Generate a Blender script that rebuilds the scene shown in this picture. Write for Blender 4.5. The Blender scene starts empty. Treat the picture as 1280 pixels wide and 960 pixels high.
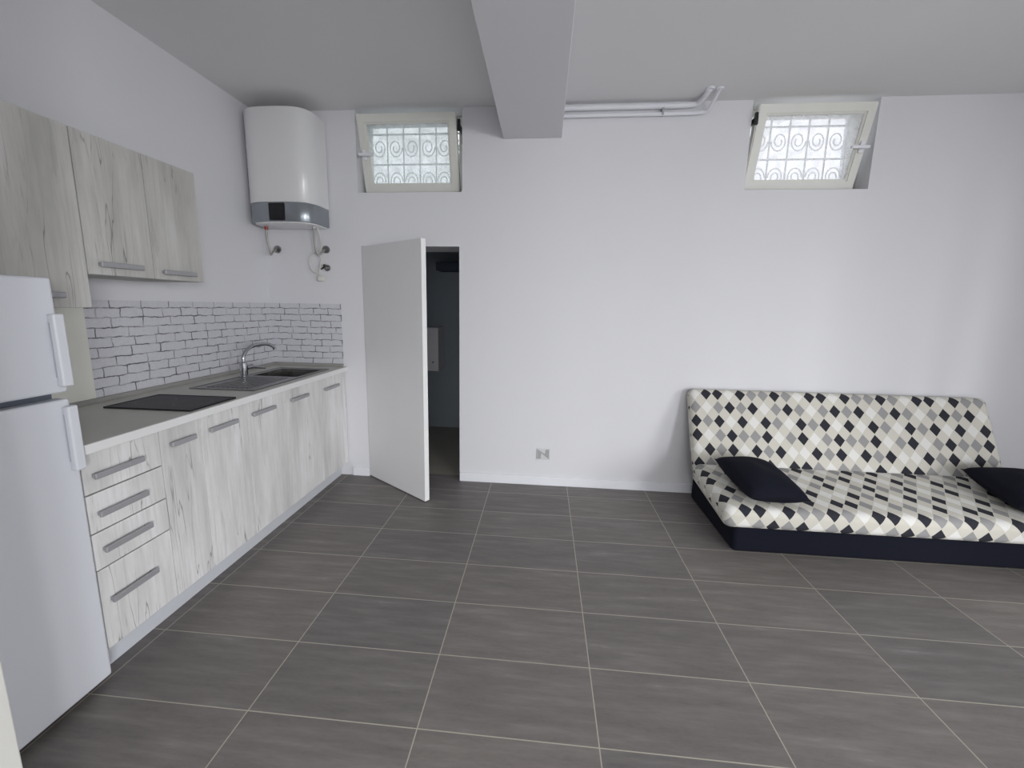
import bpy, bmesh, math, random
from mathutils import Vector, Matrix
random.seed(4)
sc = bpy.context.scene
COL = sc.collection

# ------------------------------------------------------------------ camera
cd = bpy.data.cameras.new('camera'); cam = bpy.data.objects.new('camera', cd); COL.objects.link(cam)
cd.sensor_fit = 'HORIZONTAL'; cd.sensor_width = 36.0
cd.lens = 36.0 * 515.96 / 1280.0
cd.shift_x = (640 - 633.4) / 1280.0
cd.shift_y = (467.6 - 480) / 1280.0
cd.clip_start = 0.05
Rt, Fw, Up = (0.99584158, 0.08958679, 0.01654565), (-0.08578599, 0.98326977, -0.16069014), (-0.03066455, 0.15860254, 0.98686621)
M3 = Matrix((Rt, Up, tuple(-a for a in Fw))).transposed()
cam.matrix_world = Matrix.Translation((2.153, -3.1226, 1.395)) @ M3.to_4x4()
sc.camera = cam

# ------------------------------------------------------------------ view, world, daylight
sc.view_settings.view_transform = 'Standard'
sc.view_settings.look = 'None'
sc.view_settings.exposure = 0.0
sc.view_settings.gamma = 1.0
sc.view_settings.use_curve_mapping = False

w = bpy.data.worlds.new('overcast_sky'); sc.world = w; w.use_nodes = True
bg = w.node_tree.nodes['Background']
bg.inputs[0].default_value = (0.93, 0.95, 1.0, 1); bg.inputs[1].default_value = 1.35

def area(name, loc, rot, sx, sy, power, col=(1, 1, 1)):
    l = bpy.data.lights.new(name, 'AREA'); l.shape = 'RECTANGLE'; l.size = sx; l.size_y = sy
    l.energy = power; l.color = col
    o = bpy.data.objects.new(name, l); COL.objects.link(o); o.location = loc; o.rotation_euler = rot
    return o
# daylight outside the glazed doors in the right-hand wall and in the wall behind the photographer
area('daylight_rear_right', (5.9, -7.2, 2.3), (math.radians(90), 0, 0), 1.8, 2.3, 520, (0.985, 0.995, 1.0))
area('daylight_rear_left', (2.4, -7.2, 2.5), (math.radians(90), 0, 0), 2.2, 1.8, 190, (0.985, 0.995, 1.0))
area('daylight_right_doors', (7.2, -4.9, 2.6), (math.radians(90), 0, math.radians(90)), 2.0, 2.4, 255, (0.985, 0.995, 1.0))

# ------------------------------------------------------------------ materials
def lin(v):
    v = v / 255.0
    return v / 12.92 if v <= 0.04045 else ((v + 0.055) / 1.055) ** 2.4
def rgb(r, g, b): return (lin(r), lin(g), lin(b), 1)

class NT:
    def __init__(s, name):
        s.m = bpy.data.materials.new(name); s.m.use_nodes = True
        s.t = s.m.node_tree; s.b = s.t.nodes['Principled BSDF']
    def n(s, typ, **kw):
        nd = s.t.nodes.new(typ)
        for k, v in kw.items(): setattr(nd, k, v)
        return nd
    def l(s, a, b): s.t.links.new(a, b)
    def math(s, op, a, b=None, c=None):
        nd = s.n('ShaderNodeMath', operation=op)
        for i, v in enumerate((a, b, c)):
            if v is None: continue
            if isinstance(v, (int, float)): nd.inputs[i].default_value = v
            else: s.l(v, nd.inputs[i])
        return nd.outputs[0]
    def mix(s, f, a, b):
        nd = s.n('ShaderNodeMix', data_type='RGBA')
        for i, v in ((0, f), (6, a), (7, b)):
            if isinstance(v, (int, float, tuple)): nd.inputs[i].default_value = v
            else: s.l(v, nd.inputs[i])
        return nd.outputs[2]
    def ramp(s, f, stops, interp='LINEAR'):
        nd = s.n('ShaderNodeValToRGB'); cr = nd.color_ramp; cr.interpolation = interp
        while len(cr.elements) < len(stops): cr.elements.new(1.0)
        for e, (p, c) in zip(cr.elements, stops):
            e.position = p; e.color = c if len(c) == 4 else (*c, 1)
        s.l(f, nd.inputs[0]); return nd.outputs[0]
    def noise(s, vec, scale, detail=4, rough=.5):
        nd = s.n('ShaderNodeTexNoise'); nd.inputs['Scale'].default_value = scale
        nd.inputs['Detail'].default_value = detail; nd.inputs['Roughness'].default_value = rough
        if vec is not None: s.l(vec, nd.inputs['Vector'])
        return nd.outputs[0]
    def bump(s, h, strength=.2, dist=.01):
        nd = s.n('ShaderNodeBump'); nd.inputs['Strength'].default_value = strength
        nd.inputs['Distance'].default_value = dist; s.l(h, nd.inputs['Height'])
        s.l(nd.outputs[0], s.b.inputs['Normal'])

def plain(name, c, rough=.5, metal=0.0, var=0.03, scale=6.0, bump=0.0, spec=.5, bscale=200):
    k = NT(name); pos = k.n('ShaderNodeNewGeometry').outputs['Position']
    nz = k.noise(pos, scale, 3)
    dark = tuple(x * (1 - var) for x in c[:3]) + (1,); lite = tuple(min(1, x * (1 + var)) for x in c[:3]) + (1,)
    k.l(k.mix(nz, dark, lite), k.b.inputs['Base Color'])
    k.b.inputs['Roughness'].default_value = rough; k.b.inputs['Metallic'].default_value = metal
    k.b.inputs['Specular IOR Level'].default_value = spec
    if bump: k.bump(k.noise(pos, bscale, 2), bump, .002)
    return k.m

M = {}
M['wall'] = plain('wall_paint', rgb(222, 222, 226), .7, 0, .015, 2.5, .15, .3, 90)
M['ceiling'] = plain('ceiling_paint', rgb(230, 230, 231), .8, 0, .015, 2.0, .1, .2, 90)
M['beam'] = plain('beam_paint', rgb(224, 223, 227), .8, 0, .015, 2.0, .1, .2, 90)
M['white_trim'] = plain('white_trim', rgb(233, 234, 240), .4)
M['warm_wall'] = plain('warm_partition_paint', rgb(204, 203, 198), .7, 0, .02)
M['pvc'] = plain('window_plastic', rgb(222, 222, 216), .35)
M['door'] = plain('door_laminate', rgb(228, 228, 229), .45, 0, .015)
M['door_edge'] = plain('door_edge_band', rgb(242, 242, 242), .45)
M['fridge'] = plain('fridge_enamel', rgb(218, 220, 227), .38, 0, .01, 3, .08, .5, 250)
M['fridge_dark'] = plain('fridge_gasket', rgb(92, 98, 110), .6)
M['black'] = plain('black_plastic', rgb(18, 19, 24), .5)
M['display'] = plain('display_gloss', rgb(10, 11, 16), .12)
M['silver'] = plain('heater_silver_plastic', rgb(150, 156, 162), .25, .55, .02)
M['heater'] = plain('heater_enamel', rgb(226, 226, 227), .22, 0, .01)
M['handle'] = plain('brushed_grey_handle', rgb(166, 166, 170), .45, .25, .04, 60)
M['chrome'] = plain('chrome', rgb(190, 192, 196), .14, 1.0, .02)
M['steel'] = plain('brushed_steel', rgb(150, 150, 150), .32, .9, .05, 30)
M['steel_dark'] = plain('sink_bowl_steel', rgb(150, 149, 147), .2, .9, .05, 30)
M['hose'] = plain('braided_hose', rgb(165, 163, 158), .45, .5, .15, 300)
M['red'] = plain('red_ring', rgb(160, 60, 55), .5)
M['cable'] = plain('white_cable', rgb(215, 214, 208), .5)
M['plinth'] = plain('plinth_laminate', rgb(206, 209, 215), .5, 0, .03, 8)
M['front_edge'] = plain('worktop_edge', rgb(230, 230, 230), .5)
M['panel'] = plain('beige_board', rgb(230, 229, 221), .55, 0, .02)
M['seal'] = plain('worktop_seal', rgb(150, 149, 146), .5)
M['navy'] = plain('navy_cloth', rgb(19, 21, 33), .95, 0, .15, 120, .4, .2, 700)
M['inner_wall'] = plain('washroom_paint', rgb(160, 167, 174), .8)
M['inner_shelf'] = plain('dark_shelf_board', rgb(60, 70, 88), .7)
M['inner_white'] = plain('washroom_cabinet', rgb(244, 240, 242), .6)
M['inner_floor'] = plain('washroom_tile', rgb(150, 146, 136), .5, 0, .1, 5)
M['socket'] = plain('socket_plastic', rgb(208, 209, 211), .5)
M['socket_mark'] = plain('socket_insert', rgb(166, 167, 168), .5)
M['reveal'] = plain('window_reveal_render', rgb(186, 182, 174), .85, 0, .05, 9)
M['facade'] = plain('neighbour_facade', rgb(244, 247, 246), .9, 0, .06, 1.7)
M['iron'] = plain('painted_iron_grille', rgb(232, 236, 236), .6)

def mat_floor():
    k = NT('slate_floor_tiles'); pos = k.n('ShaderNodeNewGeometry').outputs['Position']
    mp = k.n('ShaderNodeMapping'); mp.inputs['Location'].default_value = (-0.573 + 1.2, 1.382 + 6.0, 0); k.l(pos, mp.inputs['Vector'])
    br = k.n('ShaderNodeTexBrick'); br.offset = 0.0; br.squash = 1.0
    k.l(mp.outputs[0], br.inputs['Vector'])
    for nm, v in (('Scale', 1.0), ('Mortar Size', .0020), ('Mortar Smooth', .1), ('Bias', 0.0), ('Brick Width', .6), ('Row Height', .3)):
        br.inputs[nm].default_value = v
    br.inputs['Color1'].default_value = (0, 0, 0, 1); br.inputs['Color2'].default_value = (1, 1, 1, 1)
    br.inputs['Mortar'].default_value = (.5, .5, .5, 1)
    # tile random vector offset
    cmb = k.n('ShaderNodeCombineXYZ'); k.l(k.math('MULTIPLY', br.outputs['Color'], 37.0), cmb.inputs[2]); k.l(k.math('MULTIPLY', br.outputs['Color'], 19.0), cmb.inputs[0])
    add = k.n('ShaderNodeVectorMath', operation='ADD'); k.l(pos, add.inputs[0]); k.l(cmb.outputs[0], add.inputs[1])
    ms = k.n('ShaderNodeMapping'); ms.inputs['Rotation'].default_value = (0, 0, math.radians(9)); ms.inputs['Scale'].default_value = (2.4, 18, 1)
    k.l(add.outputs[0], ms.inputs['Vector'])
    streak = k.noise(ms.outputs[0], 1.5, 8, .62)
    mf = k.n('ShaderNodeMapping'); mf.inputs['Scale'].default_value = (1, 3.2, 1); k.l(add.outputs[0], mf.inputs['Vector']); fine = k.noise(mf.outputs[0], 38, 6, .7); cloud = k.noise(add.outputs[0], 2.2, 3)
    base = k.ramp(streak, [(.25, rgb(100, 96, 95)), (.5, rgb(118, 114, 112)), (.66, rgb(134, 131, 128)), (.78, rgb(168, 166, 164))])
    base = k.mix(k.math('MULTIPLY', cloud, .4), base, rgb(106, 103, 104))
    base = k.mix(k.math('MULTIPLY', k.ramp(fine, [(.38, (0, 0, 0, 1)), (.66, (1, 1, 1, 1))]), .5), base, rgb(126, 121, 117))
    tone = k.mix(br.outputs['Color'], (.90, .90, .92, 1), (1.08, 1.06, 1.04, 1))
    mul = k.n('ShaderNodeMix', data_type='RGBA', blend_type='MULTIPLY'); mul.inputs[0].default_value = 1
    k.l(base, mul.inputs[6]); k.l(tone, mul.inputs[7])
    k.l(k.mix(br.outputs['Fac'], mul.outputs[2], rgb(178, 174, 160)), k.b.inputs['Base Color'])
    k.l(k.math('ADD', k.math('MULTIPLY', fine, .15), .42), k.b.inputs['Roughness'])
    k.b.inputs['Specular IOR Level'].default_value = .35
    h = k.math('SUBTRACT', k.math('MULTIPLY', streak, .5), br.outputs['Fac'])
    k.bump(h, .15, .002)
    return k.m
M['floor'] = mat_floor()

def mat_wood(name, along='z', tint=(1, 1, 1)):
    k = NT(name); pos = k.n('ShaderNodeNewGeometry').outputs['Position']
    oi = k.n('ShaderNodeObjectInfo').outputs['Random']
    cmb = k.n('ShaderNodeCombineXYZ'); k.l(k.math('MULTIPLY', oi, 31.0), cmb.inputs[1]); k.l(k.math('MULTIPLY', oi, 17.0), cmb.inputs[2])
    add = k.n('ShaderNodeVectorMath', operation='ADD'); k.l(pos, add.inputs[0]); k.l(cmb.outputs[0], add.inputs[1])
    def mp(sc_):
        m_ = k.n('ShaderNodeMapping'); m_.inputs['Scale'].default_value = sc_; k.l(add.outputs[0], m_.inputs['Vector']); return m_.outputs[0]
    g1 = k.noise(mp((9, 9, 1.1)), 2.0, 6, .6)
    g2 = k.noise(mp((60, 60, 2.5)), 1.5, 5, .65)
    g3 = k.noise(mp((16, 16, 1.3)), 1.6, 8, .72)
    kn = k.noise(mp((5, 5, 2)), 1.2, 3, .5)
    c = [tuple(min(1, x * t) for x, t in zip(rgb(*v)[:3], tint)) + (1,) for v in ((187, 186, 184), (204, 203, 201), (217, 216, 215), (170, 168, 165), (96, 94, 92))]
    base = k.ramp(k.noise(mp((5, 5, .9)), 1.3, 5, .6), [(.34, c[0]), (.50, c[1]), (.64, c[2])])
    base = k.mix(k.ramp(g2, [(.48, (0, 0, 0, 1)), (.75, (.45, .45, .45, 1))]), base, c[3])
    crack = k.ramp(g3, [(.60, (0, 0, 0, 1)), (.66, (.55, .55, .55, 1)), (.74, (.3, .3, .3, 1))])
    base = k.mix(crack, base, c[3])
    crack2 = k.math('MULTIPLY', k.ramp(k.math('ABSOLUTE', k.math('SUBTRACT', k.noise(mp((13, 13, .9)), 1.3, 2.5, .55), .5)), [(.0, (1, 1, 1, 1)), (.009, (0, 0, 0, 1))]), k.ramp(kn, [(.52, (0, 0, 0, 1)), (.60, (.75, .75, .75, 1))]))
    base = k.mix(crack2, base, c[4])
    k.l(base, k.b.inputs['Base Color']); k.b.inputs['Roughness'].default_value = .55
    k.b.inputs['Specular IOR Level'].default_value = .3
    k.bump(g2, .12, .001)
    return k.m
M['wood'] = mat_wood('whitewashed_oak_laminate', tint=(1.2, 1.2, 1.22))  # base units: oak tinted lighter, the stronger light low down painted in
M['wood_upper'] = mat_wood('whitewashed_oak_laminate_wall_units', tint=(.86, .855, .84))  # wall units: same oak tinted darker, their dimmer light put into the colour

def mat_brick(name, axis):
    k = NT(name); pos = k.n('ShaderNodeNewGeometry').outputs['Position']
    sp = k.n('ShaderNodeSeparateXYZ'); k.l(pos, sp.inputs[0])
    cmb = k.n('ShaderNodeCombineXYZ'); k.l(sp.outputs[axis], cmb.inputs[0]); k.l(sp.outputs[2], cmb.inputs[1])
    nz = k.n('ShaderNodeTexNoise'); nz.inputs['Scale'].default_value = 22; nz.inputs['Detail'].default_value = 3; k.l(pos, nz.inputs['Vector'])
    sub = k.n('ShaderNodeVectorMath', operation='SUBTRACT'); k.l(nz.outputs['Color'], sub.inputs[0]); sub.inputs[1].default_value = (.5, .5, .5)
    scl = k.n('ShaderNodeVectorMath', operation='SCALE'); scl.inputs['Scale'].default_value = .018; k.l(sub.outputs[0], scl.inputs[0])
    add = k.n('ShaderNodeVectorMath', operation='ADD'); k.l(cmb.outputs[0], add.inputs[0]); k.l(scl.outputs[0], add.inputs[1])
    br = k.n('ShaderNodeTexBrick'); br.offset = .5; br.squash = .72; br.squash_frequency = 3; k.l(add.outputs[0], br.inputs['Vector'])
    for nm, v in (('Scale', 1.0), ('Mortar Size', .0036), ('Mortar Smooth', .35), ('Bias', 0.0), ('Brick Width', .165), ('Row Height', .0485)):
        br.inputs[nm].default_value = v
    br.inputs['Color1'].default_value = rgb(205, 206, 212); br.inputs['Color2'].default_value = rgb(218, 218, 222)
    br.inputs['Mortar'].default_value = rgb(120, 121, 128)
    broken = k.noise(pos, 14, 3)
    f = k.math('MULTIPLY', br.outputs['Fac'], k.ramp(broken, [(.38, (.25, .25, .25, 1)), (.58, (1, 1, 1, 1))]))
    b = k.mix(k.noise(pos, 45, 5, .7), br.outputs['Color'], rgb(200, 200, 206))
    mortar = k.mix(f, rgb(196, 196, 202), rgb(90, 91, 100))
    # colour from the brick outside the joints, the joint tone where Fac is high
    br2 = k.mix(br.outputs['Fac'], k.mix(k.noise(pos, 70, 4, .7), rgb(190, 190, 197), rgb(222, 222, 227)), mortar)
    k.l(br2, k.b.inputs['Base Color']); k.b.inputs['Roughness'].default_value = .5
    return k.m
M['brick_left'] = mat_brick('printed_brick_board_left', 1)
M['brick_back'] = mat_brick('printed_brick_board_back', 0)

def mat_counter():
    k = NT('worktop_laminate'); pos = k.n('ShaderNodeNewGeometry').outputs['Position']
    a = k.noise(pos, 5, 4); b = k.noise(pos, 160, 3, .6)
    base = k.mix(a, rgb(196, 195, 188), rgb(206, 205, 198))
    k.l(k.mix(k.math('MULTIPLY', b, .4), base, rgb(174, 173, 167)), k.b.inputs['Base Color'])
    k.b.inputs['Roughness'].default_value = .4
    return k.m
M['counter'] = mat_counter()

def mat_hob():
    k = NT('hob_ceramic_glass'); pos = k.n('ShaderNodeNewGeometry').outputs['Position']
    # two printed cooking rings
    sp = k.n('ShaderNodeSeparateXYZ'); k.l(pos, sp.inputs[0])
    tot = None
    for cx in (.275, .47):
        dx = k.math('SUBTRACT', sp.outputs[0], cx); dy = k.math('SUBTRACT', sp.outputs[1], -1.31)
        r = k.math('SQRT', k.math('ADD', k.math('MULTIPLY', dx, dx), k.math('MULTIPLY', dy, dy)))
        ring = k.math('LESS_THAN', k.math('ABSOLUTE', k.math('SUBTRACT', r, .078)), .002)
        tot = ring if tot is None else k.math('ADD', tot, ring)
    k.l(k.mix(k.math('MULTIPLY', tot, .5), rgb(22, 23, 29), rgb(100, 102, 106)), k.b.inputs['Base Color'])
    k.b.inputs['Roughness'].default_value = .4; k.b.inputs['Specular IOR Level'].default_value = .2
    return k.m
M['hob'] = mat_hob()

def mat_cloth():
    k = NT('harlequin_cloth'); uv = k.n('ShaderNodeUVMap').outputs[0]
    sp = k.n('ShaderNodeSeparateXYZ'); k.l(uv, sp.inputs[0]); u, v = sp.outputs[0], sp.outputs[1]
    ru, rv = k.math('ROUND', u), k.math('ROUND', v)
    d = k.math('ADD', k.math('ABSOLUTE', k.math('SUBTRACT', u, ru)), k.math('ABSOLUTE', k.math('SUBTRACT', v, rv)))
    inrow = k.math('LESS_THAN', d, .47)
    D, G, L = rgb(32, 34, 46), rgb(150, 149, 150), rgb(226, 225, 222)
    rows = [('DD.DGGDG.', 0), ('DGD.GDG.G', 2), ('D.DG.DGD.', 3), ('DGGD.GD.G', 2), ('DGD.DGD..', 0), ('D.DDG.GG.', 5)]
    cur = None; rm = k.math('FLOORED_MODULO', rv, 6.0)
    for i, (sq, off) in enumerate(rows):
        f = k.math('DIVIDE', k.math('ADD', k.math('FLOORED_MODULO', k.math('SUBTRACT', ru, float(off)), 9.0), .5), 9.0)
        col = k.ramp(f, [(j / 9.0, {'D': D, 'G': G, '.': L}[c]) for j, c in enumerate(sq)], 'CONSTANT')
        if cur is None: cur = col
        else: cur = k.mix(k.math('COMPARE', rm, float(i), .25), cur, col)
    inter = rgb(206, 203, 193)
    pos = k.n('ShaderNodeNewGeometry').outputs['Position']
    base = k.mix(inrow, inter, cur)
    base = k.mix(k.math('MULTIPLY', k.noise(pos, 260, 2), .12), base, rgb(150, 148, 142))
    k.l(base, k.b.inputs['Base Color']); k.b.inputs['Roughness'].default_value = .9
    k.b.inputs['Specular IOR Level'].default_value = .15
    k.bump(k.noise(pos, 7, 3), .25, .02)
    return k.m
M['cloth'] = mat_cloth()

def mat_glass(name, clear, tint):
    k = NT(name); t = k.t
    pos = k.n('ShaderNodeNewGeometry').outputs['Position']
    tr = k.n('ShaderNodeBsdfTransparent'); tr.inputs[0].default_value = tint
    tl = k.n('ShaderNodeBsdfTranslucent'); tl.inputs[0].default_value = tint
    gl = k.n('ShaderNodeBsdfGlossy'); gl.inputs['Roughness'].default_value = .3
    m1 = k.n('ShaderNodeMixShader')
    k.l(k.ramp(k.noise(pos, 18, 3), [(.35, (1 - clear + .1,) * 3), (.65, (max(0, 1 - clear - .1),) * 3)]), m1.inputs[0])
    k.l(tr.outputs[0], m1.inputs[1]); k.l(tl.outputs[0], m1.inputs[2])
    fr = k.n('ShaderNodeFresnel'); fr.inputs[0].default_value = 1.45
    m2 = k.n('ShaderNodeMixShader'); k.l(fr.outputs[0], m2.inputs[0])
    k.l(m1.outputs[0], m2.inputs[1]); k.l(gl.outputs[0], m2.inputs[2])
    k.l(m2.outputs[0], t.nodes['Material Output'].inputs['Surface'])
    return k.m
M['glass_a'] = mat_glass('net_covered_glass', .62, (.97, .99, .99, 1))
M['glass_b'] = mat_glass('window_glass', .72, (.98, .98, .99, 1))

# ------------------------------------------------------------------ helpers
def tag(o, label=None, cat=None, group=None, kind=None):
    if label: o['label'] = label
    if cat: o['category'] = cat
    if group: o['group'] = group
    if kind: o['kind'] = kind
    return o
def thing(name, loc, label=None, cat=None, group=None, kind=None):
    o = bpy.data.objects.new(name, None); COL.objects.link(o); o.location = loc; o.empty_display_size = .1
    return tag(o, label, cat, group, kind)
def root_loc(p):
    v = Vector((0, 0, 0))
    while p is not None: v += p.location; p = p.parent
    return v
def obj(name, bm, mats, parent=None, origin=None, smooth=False):
    """link a world-coordinate bmesh as one mesh object (optionally a child)"""
    me = bpy.data.meshes.new(name)
    bmesh.ops.recalc_face_normals(bm, faces=bm.faces)
    base = root_loc(parent) + (Vector(origin) if origin else Vector((0, 0, 0)))
    bmesh.ops.translate(bm, vec=-base, verts=bm.verts)
    if smooth:
        for f in bm.faces: f.smooth = True
    bm.to_mesh(me); bm.free()
    o = bpy.data.objects.new(name, me); COL.objects.link(o)
    for m in (mats if isinstance(mats, (list, tuple)) else [mats]): me.materials.append(M[m])
    if parent is not None: o.parent = parent
    if origin: o.location = origin
    if smooth:
        try: me.set_sharp_from_angle(angle=math.radians(40))
        except Exception: pass
    return o
def NB(): return bmesh.new()
def box(bm, x0, x1, y0, y1, z0, z1, bev=0.0, seg=2, mi=0):
    t = bmesh.new()
    bmesh.ops.create_cube(t, size=1)
    for v in t.verts:
        v.co = Vector((x0 + (v.co.x + .5) * (x1 - x0), y0 + (v.co.y + .5) * (y1 - y0), z0 + (v.co.z + .5) * (z1 - z0)))
    if bev: bmesh.ops.bevel(t, geom=t.edges[:], offset=bev, segments=seg, affect='EDGES', profile=.5)
    for f in t.faces: f.material_index = mi
    merge(bm, t); return bm
def merge(bm, t, mat=None):
    if mat is not None: bmesh.ops.transform(t, matrix=mat, verts=t.verts)
    me = bpy.data.meshes.new('tmp'); t.to_mesh(me); t.free(); bm.from_mesh(me); bpy.data.meshes.remove(me)
def tube(bm, pts, r, n=10, caps=True, smooth_path=0):
    pts = [Vector(p) for p in pts]
    for _ in range(smooth_path):   # chaikin
        q = [pts[0]]
        for a, b in zip(pts, pts[1:]): q += [a.lerp(b, .25), a.lerp(b, .75)]
        q.append(pts[-1]); pts = q
    rs = r if isinstance(r, (list, tuple)) else [r] * len(pts)
    if len(rs) != len(pts): rs = [rs[0] + (rs[-1] - rs[0]) * i / (len(pts) - 1) for i in range(len(pts))]
    rings = []; up = None
    for i, p in enumerate(pts):
        d = (pts[min(i + 1, len(pts) - 1)] - pts[max(i - 1, 0)]).normalized()
        if up is None: up = d.orthogonal().normalized()
        up = (up - d * up.dot(d)).normalized(); s = d.cross(up)
        rings.append([bm.verts.new(p + (up * math.cos(2 * math.pi * k / n) + s * math.sin(2 * math.pi * k / n)) * rs[i]) for k in range(n)])
    for a, b in zip(rings, rings[1:]):
        for k in range(n): bm.faces.new((a[k], a[(k + 1) % n], b[(k + 1) % n], b[k]))
    if caps: bm.faces.new(rings[0][::-1]); bm.faces.new(rings[-1])
    return bm
def cyl(bm, a, b, r, n=20): return tube(bm, [a, b], r, n)
def slab_holes(bm, us, vs, hole, w0, w1, axes):
    """plate in the u,v plane between w0 and w1 with cells (i,j) left open; axes = order such as 'xzy'"""
    idx = {'x': 0, 'y': 1, 'z': 2}
    def P(u, v, w):
        c = [0, 0, 0]; c[idx[axes[0]]] = u; c[idx[axes[1]]] = v; c[idx[axes[2]]] = w; return c
    cache = {}
    def V(i, j, w):
        key = (i, j, w)
        if key not in cache: cache[key] = bm.verts.new(P(us[i], vs[j], w))
        return cache[key]
    nu, nv = len(us) - 1, len(vs) - 1
    solid = lambda i, j: 0 <= i < nu and 0 <= j < nv and (i, j) not in hole
    for i in range(nu):
        for j in range(nv):
            if not solid(i, j): continue
            for w_ in (w0, w1): bm.faces.new((V(i, j, w_), V(i + 1, j, w_), V(i + 1, j + 1, w_), V(i, j + 1, w_)))
            for (di, dj, a, b) in ((-1, 0, (i, j), (i, j + 1)), (1, 0, (i + 1, j), (i + 1, j + 1)), (0, -1, (i, j), (i + 1, j)), (0, 1, (i, j + 1), (i + 1, j + 1))):
                if not solid(i + di, j + dj):
                    bm.faces.new((V(*a, w0), V(*b, w0), V(*b, w1), V(*a, w1)))
    return bm
def frame(bm, x0, x1, z0, z1, y0, y1, wd, bev=.004):
    t = bmesh.new(); slab_holes(t, [x0, x0 + wd, x1 - wd, x1], [z0, z0 + wd, z1 - wd, z1], {(1, 1)}, y0, y1, 'xzy')
    if bev: bmesh.ops.recalc_face_normals(t, faces=t.faces); bmesh.ops.bevel(t, geom=[e for e in t.edges if len(e.link_faces) == 2 and e.calc_face_angle(0) > .5], offset=bev, segments=2, affect='EDGES')
    merge(bm, t); return bm

# ------------------------------------------------------------------ the room
H = 2.775; XR = 5.65; YF = -5.6; XP, YP = 1.05, -2.466
DX0, DX1, DZ = .762, 1.512, 1.83
W1 = (.750, 1.534, 2.212); W2 = (3.492, 4.280, 2.212)
WT = .32
bm = slab_holes(NB(), [-.2, DX0, DX1, W2[0], W2[1], XR + .2], [0, DZ], {(1, 0)}, 0, WT, 'xzy')
bm2 = slab_holes(bm, [-.2, W1[0], W1[1], W2[0], W2[1], XR + .2], [DZ, W1[2], H], {(1, 1), (3, 1)}, 0, WT, 'xzy')
bmesh.ops.remove_doubles(bm2, verts=bm2.verts, dist=1e-5)
tag(obj('wall_back', bm2, 'wall'), kind='structure')
tag(obj('wall_left', box(NB(), -.2, 0, YF - .2, 0, 0, H), 'wall'), kind='structure')
OY0, OY1, OZ = -5.3, -2.3, 2.15
tag(obj('wall_right', slab_holes(NB(), [YF - .2, OY0, OY1, 0], [0, OZ, H], {(1, 0)}, XR, XR + .2, 'yzx'), 'wall'), kind='structure')
tag(obj('wall_partition', box(NB(), 0, XP, YF, YP, 0, H, .003), 'warm_wall'), kind='structure')
bm = slab_holes(NB(), [XP - .2, 1.3, 5.4, XR + .2], [0, .02, 2.05, H], {(1, 1)}, YF - .2, YF, 'xzy')
tag(obj('wall_front', bm, 'wall'), kind='structure')
tag(obj('floor', box(NB(), -.2, XR + .2, YF - .3, .10, -.12, 0), 'floor'), kind='structure')
tag(obj('ceiling', box(NB(), -.2, XR + .2, YF - .2, WT, H, H + .2), 'ceiling'), kind='structure')
tag(obj('trim_1', box(NB(), 1.83, 2.238, YF, 0, 2.562, H, .004), 'beam'), kind='structure')   # ceiling beam
# glazed door posts behind the camera
dm = thing('door_2', (3.35, YF - .1, 0), kind='structure')
for i in range(4):
    x0 = 1.3 + i * 1.025
    obj('door_frame', frame(NB(), x0, x0 + 1.025, .02, 2.05, YF - .13, YF - .07, .07), 'pvc', dm)
dr = thing('door_3', (XR + .1, -3.8, 0), kind='structure')
for i in range(3):
    t = NB(); frame(t, 0, 1.0, .02, OZ, -.03, .03, .07); b = NB(); merge(b, t, Matrix.Translation((XR + .10, OY0 + i, 0)) @ Matrix.Rotation(math.pi / 2, 4, 'Z'))
    obj('door_frame', b, 'pvc', dr)
# baseboards
bb = box(NB(), .62, DX0 - .002, -.013, 0, 0, .072, .003)
tag(obj('baseboard_back', box(bb, DX1 + .002, XR, -.013, 0, 0, .072, .003), 'white_trim'), kind='structure')
tag(obj('baseboard_right', box(NB(), XR - .013, XR, OY1 + .01, -.013, 0, .072, .003), 'white_trim'), kind='structure')

# washroom seen through the open door
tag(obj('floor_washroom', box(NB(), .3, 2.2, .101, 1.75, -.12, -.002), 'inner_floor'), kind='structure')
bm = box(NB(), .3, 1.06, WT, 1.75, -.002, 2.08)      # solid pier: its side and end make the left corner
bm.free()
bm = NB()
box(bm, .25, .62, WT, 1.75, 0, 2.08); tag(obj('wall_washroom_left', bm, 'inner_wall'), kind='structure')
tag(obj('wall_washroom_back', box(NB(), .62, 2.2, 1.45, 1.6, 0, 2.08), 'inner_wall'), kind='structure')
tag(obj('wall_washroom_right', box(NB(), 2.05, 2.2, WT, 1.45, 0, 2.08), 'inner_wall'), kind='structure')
tag(obj('ceiling_washroom', box(NB(), .25, 2.2, WT, 1.75, 2.08, 2.18), 'inner_wall'), kind='structure')

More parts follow.
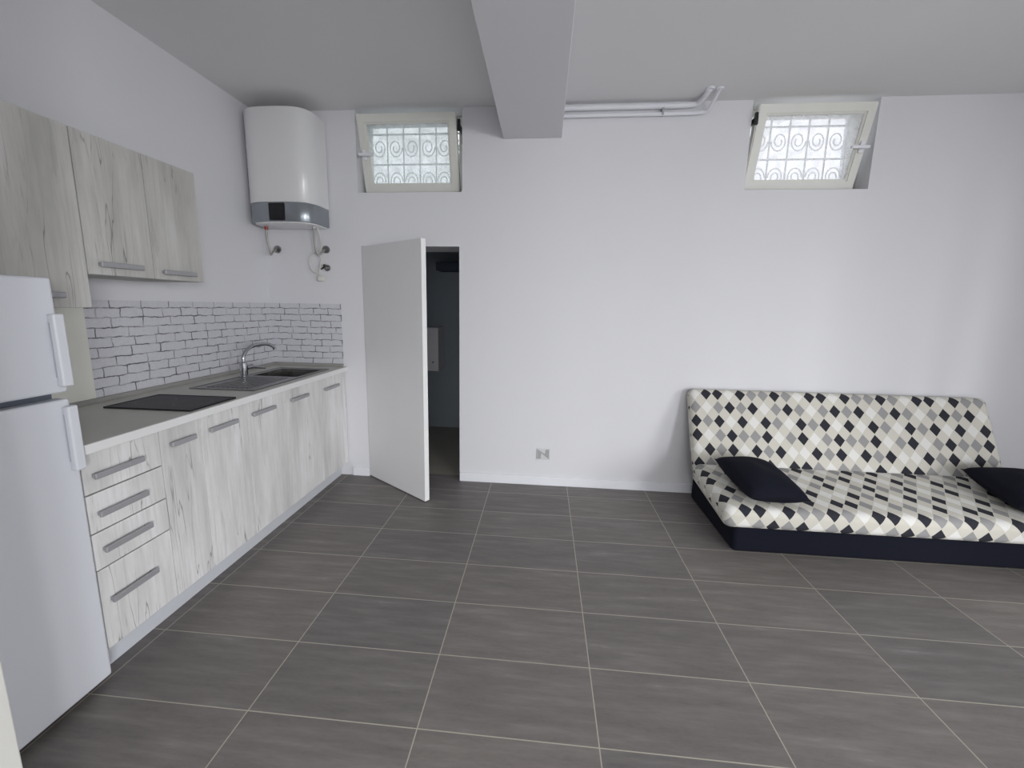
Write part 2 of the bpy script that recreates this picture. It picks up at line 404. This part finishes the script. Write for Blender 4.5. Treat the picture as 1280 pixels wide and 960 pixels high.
# ------------------------------------------------------------------ windows
def window(n, x0, x1, z0, sx0, sx1, glass, handle_side, arm_side):
    root = thing('window_%d' % n, ((x0 + x1) / 2, .14, z0), kind='structure')
    obj('fixed_frame', frame(NB(), x0 + .004, x1 - .004, z0 + .004, H - .004, .135, .195, .045), 'pvc', root)
    # tilted sash, hinged along the bottom
    hy, hz, hh = .112, z0 + .026, .515
    ang = math.radians(15.5)
    s = bpy.data.objects.new('sash', None)
    Rm = Matrix.Rotation(ang, 4, 'X')
    T = Matrix.Translation((0, hy, hz)) @ Rm
    t = NB(); frame(t, sx0, sx1, 0, hh, -.028, .028, .058, .006)
    frame(t, sx0 + .052, sx1 - .052, .052, hh - .052, -.020, -.008, .014, .003)
    b = NB(); merge(b, t, T)
    sash = obj('sash', b, 'pvc', root)
    t = NB(); box(t, sx0 + .057, sx1 - .057, -.004, .004, .057, hh - .057)
    b = NB(); merge(b, t, T); obj('pane', b, glass, sash)
    hx = sx0 + .03 if handle_side < 0 else sx1 - .03
    t = NB(); box(t, hx - .014, hx + .014, -.040, -.028, hh * .5 - .035, hh * .5 + .035, .004)
    cyl(t, (hx, -.04, hh * .5), (hx, -.062, hh * .5), .009, 12)
    box(t, hx - (.03 if handle_side < 0 else .085), hx + (.085 if handle_side < 0 else .03) , -.075, -.060, hh * .5 - .010, hh * .5 + .010, .005)
    b = NB(); merge(b, t, T); tag(obj('handle', b, 'white_trim', sash), 'white lever handle on the side rail')
    ax = x1 - .018 if arm_side > 0 else x0 + .018
    t = NB(); box(t, ax - .008, ax + .008, -.03, .10, z0 + .42, z0 + .45, .002)
    box(t, ax - .010, ax + .010, -.035, -.015, z0 + .40, z0 + .475, .002); box(t, ax - .006, ax + .006, .10, .135, z0 + .36, z0 + .46, .002)
    tag(obj('stay_arm', t, 'black', root), 'black stay arm')
    return root
window(1, W1[0], W1[1], W1[2], .776, 1.498, 'glass_a', -1, 1)
window(2, W2[0], W2[1], W2[2], 3.512, 4.240, 'glass_b', 1, -1)

def grille(x0, x1, z0, z1, y, label):
    b = NB()
    n = 6
    for i in range(n + 1):
        x = x0 + (x1 - x0) * i / n; box(b, x - .0045, x + .0045, y - .0045, y + .0045, z0, z1)
    for z in (z0 + .06, (z0 + z1) / 2, z1 - .06): box(b, x0, x1, y - .006, y + .006, z - .005, z + .005)
    wd = (x1 - x0) / n
    for i in range(n):          # C scrolls between the bars
        cx = x0 + wd * (i + .5)
        for cz, sg in (((z0 * .72 + z1 * .28), 1), ((z0 * .28 + z1 * .72), -1)):
            pts = []
            for k in range(22):
                a = k / 21 * math.pi * 3.2; r = .056 * (1 - k / 30)
                pts.append((cx + r * math.cos(a) * (1 if i % 2 else -1), y, cz + sg * r * math.sin(a) * 1.3))
            tube(b, pts, .0042, 6)
    return tag(obj('window_grille', b, 'iron', None, (x0, y, z0)), label, 'grille')
grille(W1[0], W1[1], W1[2], H, .285, 'scrolled iron grille behind the net-covered window next to the water heater')
grille(W2[0], W2[1], W2[2], H, .285, 'scrolled iron grille behind the bright window above the sofa')
# pale house front across the light well
tag(obj('wall_outside', box(NB(), -3, 3.2, 3.2, 3.4, 1.6, 6.5), 'facade'), kind='structure')

# ------------------------------------------------------------------ door
door = thing('door_1', (DX0 + .004, -.004, .006), kind='structure')
L = .708; hx, hy = DX0 + .004, -.004
a = math.atan2(-.408, .585)
T = Matrix.Translation((hx, hy, 0)) @ Matrix.Rotation(a, 4, 'Z')
t = NB(); box(t, 0, L - .003, -.002, .036, .008, DZ - .004, .001); b = NB(); merge(b, t, T)
leaf = obj('leaf', b, 'door', door)
t = NB(); box(t, L - .003, L, -.002, .036, .008, DZ - .004, .0008); b = NB(); merge(b, t, T)
tag(obj('edge_band', b, 'door_edge', door), 'brighter white edge of the door leaf')

# ------------------------------------------------------------------ washroom contents
wc = thing('wall_cabinet', (.70, 1.30, .75), 'pale wall cabinet in the dark washroom behind the open door', 'cabinet')
obj('body', box(NB(), .66, 1.045, 1.18, 1.45, .70, 1.165, .003), 'inner_white', wc)
obj('door', box(NB(), .66, 1.045, 1.162, 1.178, .703, 1.162, .003), 'inner_white', wc)
obj('knob', cyl(NB(), (.99, 1.162, .80), (.99, 1.142, .80), .010, 12), 'chrome', wc)
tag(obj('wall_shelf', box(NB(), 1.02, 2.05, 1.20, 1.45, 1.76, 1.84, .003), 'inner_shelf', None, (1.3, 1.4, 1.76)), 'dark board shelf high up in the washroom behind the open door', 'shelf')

# ------------------------------------------------------------------ kitchen: base units
YB = [-1.915, -1.618, -1.413, -1.110, -.752, -.378, -.006]
CZ0, CZ1 = .873, .907; FX = .568
def bar_handle(name, parent, x, y0, y1, z, label=None):
    b = NB(); box(b, x + .014, x + .026, y0, y1, z - .011, z + .011, .004, 3)
    for yy in (y0 + .012, y1 - .012): box(b, x, x + .016, yy - .006, yy + .006, z - .007, z + .007, .002)
    o = obj(name, b, 'handle', parent)
    return o
def carcass(parent, y0, y1, z0, z1, x1, mat):
    b = NB(); th = .018
    box(b, .005, x1, y0, y0 + th, z0, z1); box(b, .005, x1, y1 - th, y1, z0, z1)
    box(b, .005, x1, y0 + th, y1 - th, z0, z0 + th)
    box(b, .005, .012, y0 + th, y1 - th, z0 + th, z1)
    box(b, x1 - .06, x1, y0 + th, y1 - th, z1 - th, z1)
    return obj('body', b, mat, parent)
dc = thing('drawer_cabinet', (.3, (YB[0] + YB[1]) / 2, .11), 'whitewashed oak base cabinet with four stacked drawers beside the fridge', 'cabinet')
carcass(dc, YB[0] + .001, YB[1] - .001, .112, CZ0 - .002, FX - .001, 'wood')
ZD = [.868, .718, .573, .432, .116]
for i in range(4):
    d = obj('drawer', box(NB(), FX, FX + .018, YB[0] + .003, YB[1] - .002, ZD[i + 1] + .003, ZD[i] - (.002 if i else 0), .0015), 'wood', dc)
    zc = (.784, .642, .505, .305)[i]
    bar_handle('handle', d, FX + .018, -1.890, -1.708, zc)
names = ['first low oak cabinet right of the drawers, in front of the hob', 'second low oak cabinet right of the drawers, short of the sink drainer',
         'low oak cabinet under the sink drainer, in the middle of the row', 'low oak cabinet under the sink bowl, last but one before the corner',
         'low oak cabinet at the far corner beside the white wall']
HY = [(-1.583, -1.459, .796), (-1.375, -1.199, .796), (-1.085, -.896, .796), (-.739, -.552, .796), (-.338, -.136, .785)]
for i in range(5):
    y0, y1 = YB[i + 1], YB[i + 2]
    c = thing('base_cabinet', (.3, (y0 + y1) / 2, .11), names[i], 'cabinet', 'low oak cabinets under the worktop')
    carcass(c, y0 + .001, y1 - .001, .112, CZ0 - .002, FX - .001, 'wood')
    d = obj('door', box(NB(), FX, FX + .018, y0 + .0015, y1 - .0015, .116, .868, .0015), 'wood', c)
    bar_handle('handle', d, FX + .018, HY[i][0], HY[i][1], HY[i][2])
tag(obj('plinth', box(NB(), .505, .521, YB[0], -.002, .001, .111, .002), 'plinth', None, (.51, -.95, 0)), 'pale grey plinth running along the floor under the low kitchen cabinets', 'plinth')

# worktop with the sink cut-out
SX0, SX1, SY0, SY1 = .165, .555, -1.0, -.185
BX0, BX1, BY0, BY1 = .205, .525, -.545, -.225
b = slab_holes(NB(), [.002, BX0 - .01, BX1 + .01, .606], [YB[0], BY0 - .01, BY1 + .01, -.002], {(1, 1)}, CZ0, CZ1, 'xyz')
wt = thing('worktop', (.3, -.95, CZ0), 'beige grey kitchen worktop holding the hob and sink', 'worktop')
obj('slab', b, 'counter', wt)
tag(obj('front_edge', box(NB(), .606, .616, YB[0], -.002, CZ0, CZ1, .002), 'front_edge', wt), 'lighter front edge strip')
b = box(NB(), .011, .032, -1.914, -.013, CZ1, CZ1 + .022, .003); box(b, .011, .585, -.033, -.012, CZ1, CZ1 + .022, .003)
tag(obj('upstand', b, 'seal', wt), 'grey sealing strip along the wall')

# backsplash boards
tag(obj('backsplash_board', box(NB(), .001, .009, -1.358, -.010, CZ1, 1.395), 'brick_left', None, (.005, -.7, CZ1)), 'long white brick-print splashback board on the left wall behind hob and tap', 'splashback')
tag(obj('backsplash_board', box(NB(), .001, .580, -.009, -.001, CZ1, 1.395), 'brick_back', None, (.3, -.005, CZ1)), 'short white brick-print splashback board on the far wall beside the door', 'splashback')
tag(obj('wall_panel', box(NB(), .001, .016, -1.90, -1.360, CZ1, 1.362, .002), 'panel', None, (.01, -1.6, CZ1)), 'plain beige board on the wall between fridge and brick splashback', 'panel')

# hob
hob = thing('hob', (.37, -1.315, CZ1), 'black glass two-zone hob set in the worktop', 'hob')
obj('glass_plate', box(NB(), .162, .582, -1.452, -1.180, CZ1, CZ1 + .006, .002), 'hob', hob)
b = slab_holes(NB(), [.158, .164, .580, .586], [-1.456, -1.450, -1.182, -1.176], {(1, 1)}, CZ1, CZ1 + .0075, 'xyz')
obj('trim_frame', b, 'black', hob)

# sink
sink = thing('sink', (.36, -.6, CZ1), 'stainless steel inset sink with ribbed drainer and one bowl', 'sink')
b = slab_holes(NB(), [SX0, BX0, BX1, SX1], [SY0, BY0, BY1, SY1], {(1, 1)}, CZ1, CZ1 + .004, 'xyz')
frame_z = CZ1 + .004
box(b, SX0, SX1, SY0, SY0 + .010, frame_z, frame_z + .003, .001); box(b, SX0, SX0 + .010, SY0, SY1, frame_z, frame_z + .003, .001)
box(b, SX1 - .010, SX1, SY0, SY1, frame_z, frame_z + .003, .001); box(b, SX0, SX1, SY1 - .010, SY1, frame_z, frame_z + .003, .001)
obj('rim', b, 'steel', sink)
b = NB()
for i in range(9):
    x = .235 + i * .030; box(b, x, x + .012, -.955, -.585, frame_z, frame_z + .004, .0018)
obj('drainer', b, 'steel', sink)
b = slab_holes(NB(), [BX0 - .004, BX0, BX1, BX1 + .004], [BY0 - .004, BY0, BY1, BY1 + .004], {(1, 1)}, CZ1 - .155, CZ1 + .001, 'xyz')
box(b, BX0 - .004, BX1 + .004, BY0 - .004, BY1 + .004, CZ1 - .160, CZ1 - .155)
bowl = obj('bowl', b, 'steel_dark', sink)
b = NB(); cyl(b, (.36, -.385, CZ1 - .155), (.36, -.385, CZ1 - .150), .035, 24); cyl(b, (.36, -.385, CZ1 - .150), (.36, -.385, CZ1 - .146), .018, 16)
obj('drain', b, 'chrome', bowl)
# tap
TX, TY = .205, -.612; tz = frame_z + .003
fa = thing('tap', (TX, TY, tz), 'chrome mixer tap with arched swan neck beside the sink drainer', 'tap')
b = NB(); tube(b, [(TX, TY, tz), (TX, TY, tz + .008), (TX, TY, tz + .010), (TX, TY, tz + .09), (TX, TY, tz + .10)], [.030, .030, .022, .022, .016], 20)
obj('body', b, 'chrome', fa)
b = NB(); tube(b, [(TX, TY, tz + .09), (TX, TY + .002, tz + .14), (TX + .008, TY + .05, tz + .19), (TX + .025, TY + .13, tz + .205), (TX + .04, TY + .20, tz + .20), (TX + .05, TY + .245, tz + .175), (TX + .052, TY + .25, tz + .155)], .012, 14, True, 3)
obj('spout', b, 'chrome', fa)
b = NB(); tube(b, [(TX + .012, TY + .016, tz + .06), (TX + .03, TY + .045, tz + .065)], [.016, .016], 14); tube(b, [(TX + .028, TY + .04, tz + .062), (TX + .075, TY + .105, tz + .045)], [.011, .006], 12)
obj('lever', b, 'chrome', fa)

# ------------------------------------------------------------------ wall cabinets
WX = .312
def wall_unit(name, y0, y1, z0, z1, doors, label, handles):
    c = thing(name, (.15, (y0 + y1) / 2, z0), label, 'cabinet')
    b = NB(); th = .018
    box(b, .002, WX - .001, y0 + .0005, y0 + th, z0, z1); box(b, .002, WX - .001, y1 - th, y1 - .0005, z0, z1)
    box(b, .002, WX - .001, y0 + th, y1 - th, z0, z0 + th); box(b, .002, WX - .001, y0 + th, y1 - th, z1 - th, z1); box(b, .002, .008, y0 + th, y1 - th, z0 + th, z1 - th)
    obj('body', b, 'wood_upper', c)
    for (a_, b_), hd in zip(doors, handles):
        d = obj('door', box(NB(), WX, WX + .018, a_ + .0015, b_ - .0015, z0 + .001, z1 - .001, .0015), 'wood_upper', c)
        bar_handle('handle', d, WX + .018, hd[0], hd[1], hd[2])
    return c
wall_unit('wall_cabinet', -1.583, -1.008, 1.497, 2.048, [(-1.583, -1.295), (-1.295, -1.008)],
          'whitewashed oak wall cabinet with two doors above the brick splashback', [(-1.547, -1.362, 1.540), (-1.261, -1.076, 1.532)])
wall_unit('wall_cabinet', -1.908, -1.5845, 1.364, 2.048, [(-1.908, -1.5845)],
          'taller hanging whitewashed oak cabinet ending lower, right above the fridge corner', [(-1.872, -1.690, 1.412)])

# ------------------------------------------------------------------ fridge
FY0, FY1 = -2.462, -1.925
fr = thing('fridge', (.3, -2.2, 0), 'white two-door fridge freezer standing left of the drawers', 'fridge')
b = box(NB(), .03, .545, FY0 + .002, FY1 - .002, .03, 1.448, .006)
obj('body', b, 'fridge', fr)
for x in (.08, .50):
    for y in (FY0 + .05, FY1 - .05): obj('foot', cyl(NB(), (x, y, 0), (x, y, .031), .018, 12), 'black', fr)
obj('gasket', box(NB(), .545, .553, FY0 + .012, FY1 - .012, .045, 1.44), 'fridge_dark', fr)
for nm, z0, z1 in (('freezer_door', 1.096, 1.462), ('fridge_door', .032, 1.074)):
    d = obj(nm, box(NB(), .553, .603, FY0, FY1, z0, z1, .009, 3), 'fridge', fr)
    ha, hb = (1.118, 1.350) if nm == 'freezer_door' else (.835, 1.054)
    b = NB(); box(b, .612, .634, FY1 - .034, FY1 - .003, ha, hb, .006, 3)
    box(b, .600, .618, FY1 - .028, FY1 - .006, ha + .004, ha + .03, .003); box(b, .600, .618, FY1 - .028, FY1 - .006, hb - .03, hb - .004, .003)
    obj('handle', b, 'fridge', d)

# ------------------------------------------------------------------ water heater
def heater_profile(x0, x1, yb, yf, bulge, rc, n=10):
    pts = [(x0, yb)]
    xm = (x0 + x1) / 2; hw = (x1 - x0) / 2
    m = 44
    for i in range(m + 1):      # superellipse front
        a = math.pi - math.pi * i / m
        c, s = math.cos(a), math.sin(a)
        e = 2 / 3.4
        pts.append((xm + hw * math.copysign(abs(c) ** e, c), yb - .07 - (yb - .07 - yf) * (abs(s) ** e)))
    pts.append((x1, yb)); return pts
def extrude_profile(bm, pts, z0, z1, inset=0.0, r=.012):
    cx = sum(p[0] for p in pts) / len(pts); cy = pts[0][1]
    lv = [(z0, r), (z0 + r * .3, r * .3), (z0 + r, 0), (z1 - r, 0), (z1 - r * .3, r * .3), (z1, r)]
    rings = []
    for z, ins in lv:
        rings.append([bm.verts.new((cx + (x - cx) * (1 - ins / .25), cy + (y - cy) * (1 - ins / .25), z)) for x, y in pts])
    n = len(pts)
    for a_, b_ in zip(rings, rings[1:]):
        for k_ in range(n): bm.faces.new((a_[k_], a_[(k_ + 1) % n], b_[(k_ + 1) % n], b_[k_]))
    bm.faces.new(rings[0]); bm.faces.new(rings[-1][::-1]); return bm
HX0, HX1, HZ0, HZ1 = .032, .528, 1.950, 2.695
wh = thing('water_heater', (.29, -.14, HZ0), 'white electric water heater with grey control panel hung in the corner by the ceiling', 'water heater')
pr = heater_profile(HX0, HX1, -.012, -.275, .03, .1)
obj('body', extrude_profile(NB(), pr, 2.084, HZ1, 0, .010), 'heater', wh, smooth=True)
pr2 = heater_profile(HX0 + .004, HX1 - .004, -.012, -.272, .03, .1)
obj('control_panel', extrude_profile(NB(), pr2, HZ0 + .008, 2.084, 0, .004), 'silver', wh, smooth=True)
pr3 = heater_profile(HX0 + .02, HX1 - .02, -.016, -.255, .03, .1)
tag(obj('underside', extrude_profile(NB(), pr3, HZ0, HZ0 + .010, 0, .003), 'heater', wh, smooth=True), 'pale underside')
tag(obj('display', box(NB(), .228, .344, -.279, -.262, 1.962, 2.080, .006, 3), 'display', wh), 'black square display')
obj('mounting_rail', box(NB(), .06, .52, -.012, -.001, 2.50, 2.56), 'steel', wh)
for sx, wx, wz, ring in ((.088, .095, 1.802, 'red'), (.455, .485, 1.803, 'chrome')):
    b = NB(); tube(b, [(sx, -.11, HZ0 + .002), (sx, -.11, HZ0 - .10), (sx + (.01 if ring == 'red' else .0), -.10, HZ0 - .165), (.5 * (sx + wx) , -.085, wz - .055), (wx, -.07, wz - .03), (wx, -.02, wz)], .0075, 10, True, 3)
    h = tag(obj('hose', b, 'hose', wh), 'braided hose curving to the wall')
    obj('nut', cyl(NB(), (sx, -.11, HZ0 - .002), (sx, -.11, HZ0 - .022), .013, 6), ring, h)
    b = NB(); cyl(b, (wx, -.001, wz), (wx, -.010, wz), .028, 20); cyl(b, (wx, -.010, wz), (wx, -.030, wz), .015, 6)
    obj('wall_flange', b, 'steel', h)
# power cable loop
b = NB(); pts = [(.475, -.10, HZ0), (.485, -.07, HZ0 - .08), (.462, -.03, HZ0 - .15)]
for i in range(30):
    a_ = math.pi / 2 + i / 29 * math.pi * 3.6
    pts.append((.405 + .048 * math.cos(a_), -.018 - .008 * (i / 29), 1.705 + .075 * math.sin(a_)))
pts += [(.43, -.03, 1.60), (.455, -.03, 1.585)]
tube(b, pts, .0045, 8, True, 1)
cb = tag(obj('power_cable', b, 'cable', wh), 'white power cable in a coil')
b = NB(); box(b, .425, .475, -.05, -.012, 1.565, 1.605, .008, 3)
obj('plug', b, 'cable', cb)
sv = thing('stop_valve', (.487, -.02, 1.667), 'small metal stop valve on the wall below the right heater hose', 'valve')
b = NB(); cyl(b, (.487, -.001, 1.667), (.487, -.010, 1.667), .024, 20); cyl(b, (.487, -.01, 1.667), (.487, -.05, 1.667), .011, 12); obj('body', b, 'steel', sv)
b = NB(); tube(b, [(.487, -.045, 1.672), (.475, -.052, 1.66), (.462, -.055, 1.652)], [.007, .006, .005], 8); cyl(b, (.487, -.045, 1.665), (.487, -.045, 1.69), .009, 10); obj('lever', b, 'black', sv)

# ------------------------------------------------------------------ pipes under the ceiling
pp = thing('heating_pipes', (2.7, -.03, 2.68), 'pair of white painted pipes along the wall right of the beam', 'pipe')
b = NB(); tube(b, [(2.05, -.028, 2.738), (2.8, -.028, 2.738), (3.10, -.028, 2.738), (3.135, -.05, 2.745), (3.145, -.11, 2.758), (3.15, -.17, 2.774)], .017, 12, True, 2)
tag(obj('pipe', b, 'white_trim', pp), 'upper pipe')
b = NB(); tube(b, [(2.05, -.026, 2.690), (2.8, -.026, 2.690), (3.16, -.026, 2.690), (3.195, -.04, 2.70), (3.205, -.10, 2.735), (3.212, -.165, 2.774)], .011, 12, True, 2)
tag(obj('pipe', b, 'white_trim', pp), 'thinner lower pipe')
b = NB(); box(b, 2.896, 2.910, -.040, -.001, 2.683, 2.730, .002)
tag(obj('clip', b, 'handle', pp), 'grey pipe clip')
b = NB(); cyl(b, (3.15, -.172, 2.7745), (3.15, -.172, 2.764), .026, 18); obj('rosette', b, 'white_trim', pp)
b = NB(); cyl(b, (3.212, -.167, 2.7745), (3.212, -.167, 2.766), .022, 18); obj('rosette', b, 'white_trim', pp)

# ------------------------------------------------------------------ wall socket
so = thing('wall_socket', (2.18, 0, .255), 'small square wall socket low on the white wall between door and sofa', 'socket')
obj('plate', box(NB(), 2.128, 2.232, -.009, -.0005, .212, .302, .003), 'socket', so)
t = NB()
def ngon_prism(bm, pts, y0, y1):
    A = [bm.verts.new((x, y0, z)) for x, z in pts]; B = [bm.verts.new((x, y1, z)) for x, z in pts]
    bm.faces.new(A); bm.faces.new(B[::-1])
    for i in range(len(pts)): bm.faces.new((A[i], A[(i + 1) % len(pts)], B[(i + 1) % len(pts)], B[i]))
x0, x1, z0, z1 = 2.135, 2.225, .220, .297
ngon_prism(t, [(x0, z0), (x0 + .026, z0), (x0 + .030, z0 + .045), (x1, z0), (x1, z1), (x1 - .026, z1), (x1 - .034, z0 + .040), (x0, z1)], -.0115, -.009)
tag(obj('insert', t, 'socket_mark', so), 'grey insert shaped like a letter N')

# ------------------------------------------------------------------ sofa bed
CU, CV = .0775, .0985
def slab_cloth(name, parent, x0, x1, cy, cz, ang, hw, ht, r, mat, s0, u0, endr=.05, sag=0.0):
    """padded slab: cross-section in the y,z plane, long axis x; UV counts cloth diamonds"""
    bm = NB(); uvl = bm.loops.layers.uv.new('UVMap')
    def prof(d):
        a, b_, rr = hw - d, ht - d, max(.004, r - d)
        out = []; n = 6
        def corner(cx_, cz_, a0):
            for i in range(n + 1):
                t_ = a0 + math.pi / 2 * i / n; out.append((cx_ + rr * math.cos(t_), cz_ + rr * math.sin(t_)))
        # start bottom-back, go over the top face from back (+w) to front (-w)
        corner(a - rr, -b_ + rr, -math.pi / 2); 
        for i in range(1, 3): out.append((a, (-b_ + rr) + (2 * b_ - 2 * rr) * i / 3))
        corner(a - rr, b_ - rr, 0)
        for i in range(1, 12): out.append((a - rr - (2 * a - 2 * rr) * i / 12, b_ - sag * math.sin(math.pi * i / 12)))
        corner(-a + rr, b_ - rr, math.pi / 2)
        for i in range(1, 3): out.append((-a, (b_ - rr) - (2 * b_ - 2 * rr) * i / 3))
        corner(-a + rr, -b_ + rr, math.pi)
        return out
    ref = prof(0); S = [0]
    for p, q in zip(ref, ref[1:]): S.append(S[-1] + math.dist(p, q))
    # arclength zero at the middle of the top face
    mid = S[len(ref) // 2]; S = [s_ - mid for s_ in S]
    xs = []
    n = 6
    for i in range(n + 1):
        t_ = math.pi / 2 * i / n; xs.append((x0 + endr * (1 - math.sin(t_)), endr * (1 - math.cos(t_)) * 0 + endr * (1 - math.sin(math.acos(max(-1, min(1, 1 - math.sin(t_))))) if False else 1 - math.cos(0)) , 0))
    xs = []
    for i in range(n + 1):
        t_ = math.pi / 2 * i / n
        xs.append((x0 + endr * (1 - math.cos(t_)), endr * (1 - math.sin(t_))))
    for i in range(1, 24): xs.append((x0 + endr + (x1 - x0 - 2 * endr) * i / 24, 0))
    for i in range(n, -1, -1):
        t_ = math.pi / 2 * i / n
        xs.append((x1 - endr * (1 - math.cos(t_)), endr * (1 - math.sin(t_))))
    ca, sa = math.cos(ang), math.sin(ang)
    rings = []; U = []; uacc = 0; prev = None
    for x, d in xs:
        if prev is not None: uacc += math.hypot(x - prev[0], d - prev[1])
        prev = (x, d); U.append(uacc)
        rings.append([bm.verts.new((x, cy + ca * w_ - sa * h_, cz + sa * w_ + ca * h_)) for w_, h_ in prof(d)])
    m = len(ref)
    def uvset(f, data):
        for lp, (u_, s_) in zip(f.loops, data): lp[uvl].uv = (u0 + u_ / CU, s0 + s_ / CV)
    for i in range(len(rings) - 1):
        for k_ in range(m - 1):
            f = bm.faces.new((rings[i][k_], rings[i + 1][k_], rings[i + 1][k_ + 1], rings[i][k_ + 1]))
            uvset(f, [(U[i], S[k_]), (U[i + 1], S[k_]), (U[i + 1], S[k_ + 1]), (U[i], S[k_ + 1])])
        f = bm.faces.new((rings[i][m - 1], rings[i + 1][m - 1], rings[i + 1][0], rings[i][0]))
        uvset(f, [(U[i], S[-1])] * 2 + [(U[i + 1], S[-1])] * 2)
    for ri, u_ in ((0, 0), (-1, uacc)):
        f = bm.faces.new(rings[ri]); sg = -1 if ri == 0 else 1
        P_ = prof(xs[ri][1])
        for lp, (w_, h_) in zip(f.loops, P_): lp[uvl].uv = (u0 + (u_ + sg * (ht - h_)) / CU, s0 - w_ / CV)
    return obj(name, bm, mat, parent, smooth=True)
sofa = thing('sofa_bed', (4.15, -.42, 0), 'armless sofa bed in black, grey and cream diamond cloth against the white wall', 'sofa')
# base: navy skirt
b = NB(); box(b, 3.285, 5.10, -.800, -.10, .004, .205, .03, 4)
obj('base', b, 'navy', sofa, smooth=True)
# seat: centre, tilt; front lower than back
seat_c = (-.575, .275)
slab_cloth('seat_mattress', sofa, 3.20, 5.19, -.580, .268, math.radians(6), .285, .066, .045, 'cloth', 9.3, -1.75, .05)
# backrest: from (y -.36, z .33) up to (y -.10, z .84)
p0, p1 = Vector((-.345, .300)), Vector((-.095, .845))
d = p1 - p0; Lb = d.length; an = math.atan2(d.y, d.x)
nrm = Vector((-math.sin(an), math.cos(an)))    # faces the room
c = (p0 + p1) / 2 - nrm * .055
slab_cloth('backrest', sofa, 3.215, 5.175, c.x, c.y, an, Lb / 2, .055, .045, 'cloth', 2.62, -1.72, .045)
for x in (3.5, 4.8):
    tag(obj('hinge', box(NB(), x - .02, x + .02, -.24, -.10, .19, .36, .004), 'black', sofa), 'dark folding hinge')

def cushion(name, cx, cy, cz, sx, sy, th, rot, label):
    n = 20; t = NB(); V = {}
    for sgn in (1, -1):
        for i in range(n + 1):
            for j in range(n + 1):
                u, v = -1 + 2 * i / n, -1 + 2 * j / n
                edge = i in (0, n) or j in (0, n)
                if edge and sgn < 0: V[(i, j, -1)] = V[(i, j, 1)]; continue
                pin = 1 - .05 * (1 - abs(v) ** 2) * abs(u) ** 3; pin2 = 1 - .05 * (1 - abs(u) ** 2) * abs(v) ** 3
                h = ((1 - u ** 2) * (1 - v ** 2)) ** .42 * (1 - .12 * (math.sin(5 * u + v) * math.cos(4 * v)) * (1 - max(abs(u), abs(v))))
                V[(i, j, sgn)] = t.verts.new((u * sx / 2 * pin, v * sy / 2 * pin2, sgn * h * th / 2))
        for i in range(n):
            for j in range(n):
                t.faces.new([V[(i, j, sgn)], V[(i + 1, j, sgn)], V[(i + 1, j + 1, sgn)], V[(i, j + 1, sgn)]])
    T_ = Matrix.Translation((cx, cy, cz)) @ rot.to_4x4()
    b = NB(); merge(b, t, T_)
    return tag(obj(name, b, 'navy', None, (cx, cy, cz), smooth=True), label, 'cushion')
from mathutils import Euler
cushion('throw_pillow', 3.462, -.655, .408, .33, .45, .160, Euler((math.radians(7), math.radians(2), math.radians(4))).to_matrix(), 'dark navy cushion lying at the left end of the diamond-patterned sofa')
cushion('throw_pillow', 4.955, -.655, .410, .40, .46, .165, Euler((math.radians(7), math.radians(-2), math.radians(-12))).to_matrix(), 'dark navy cushion at the right end of the sofa, cut by the picture edge')
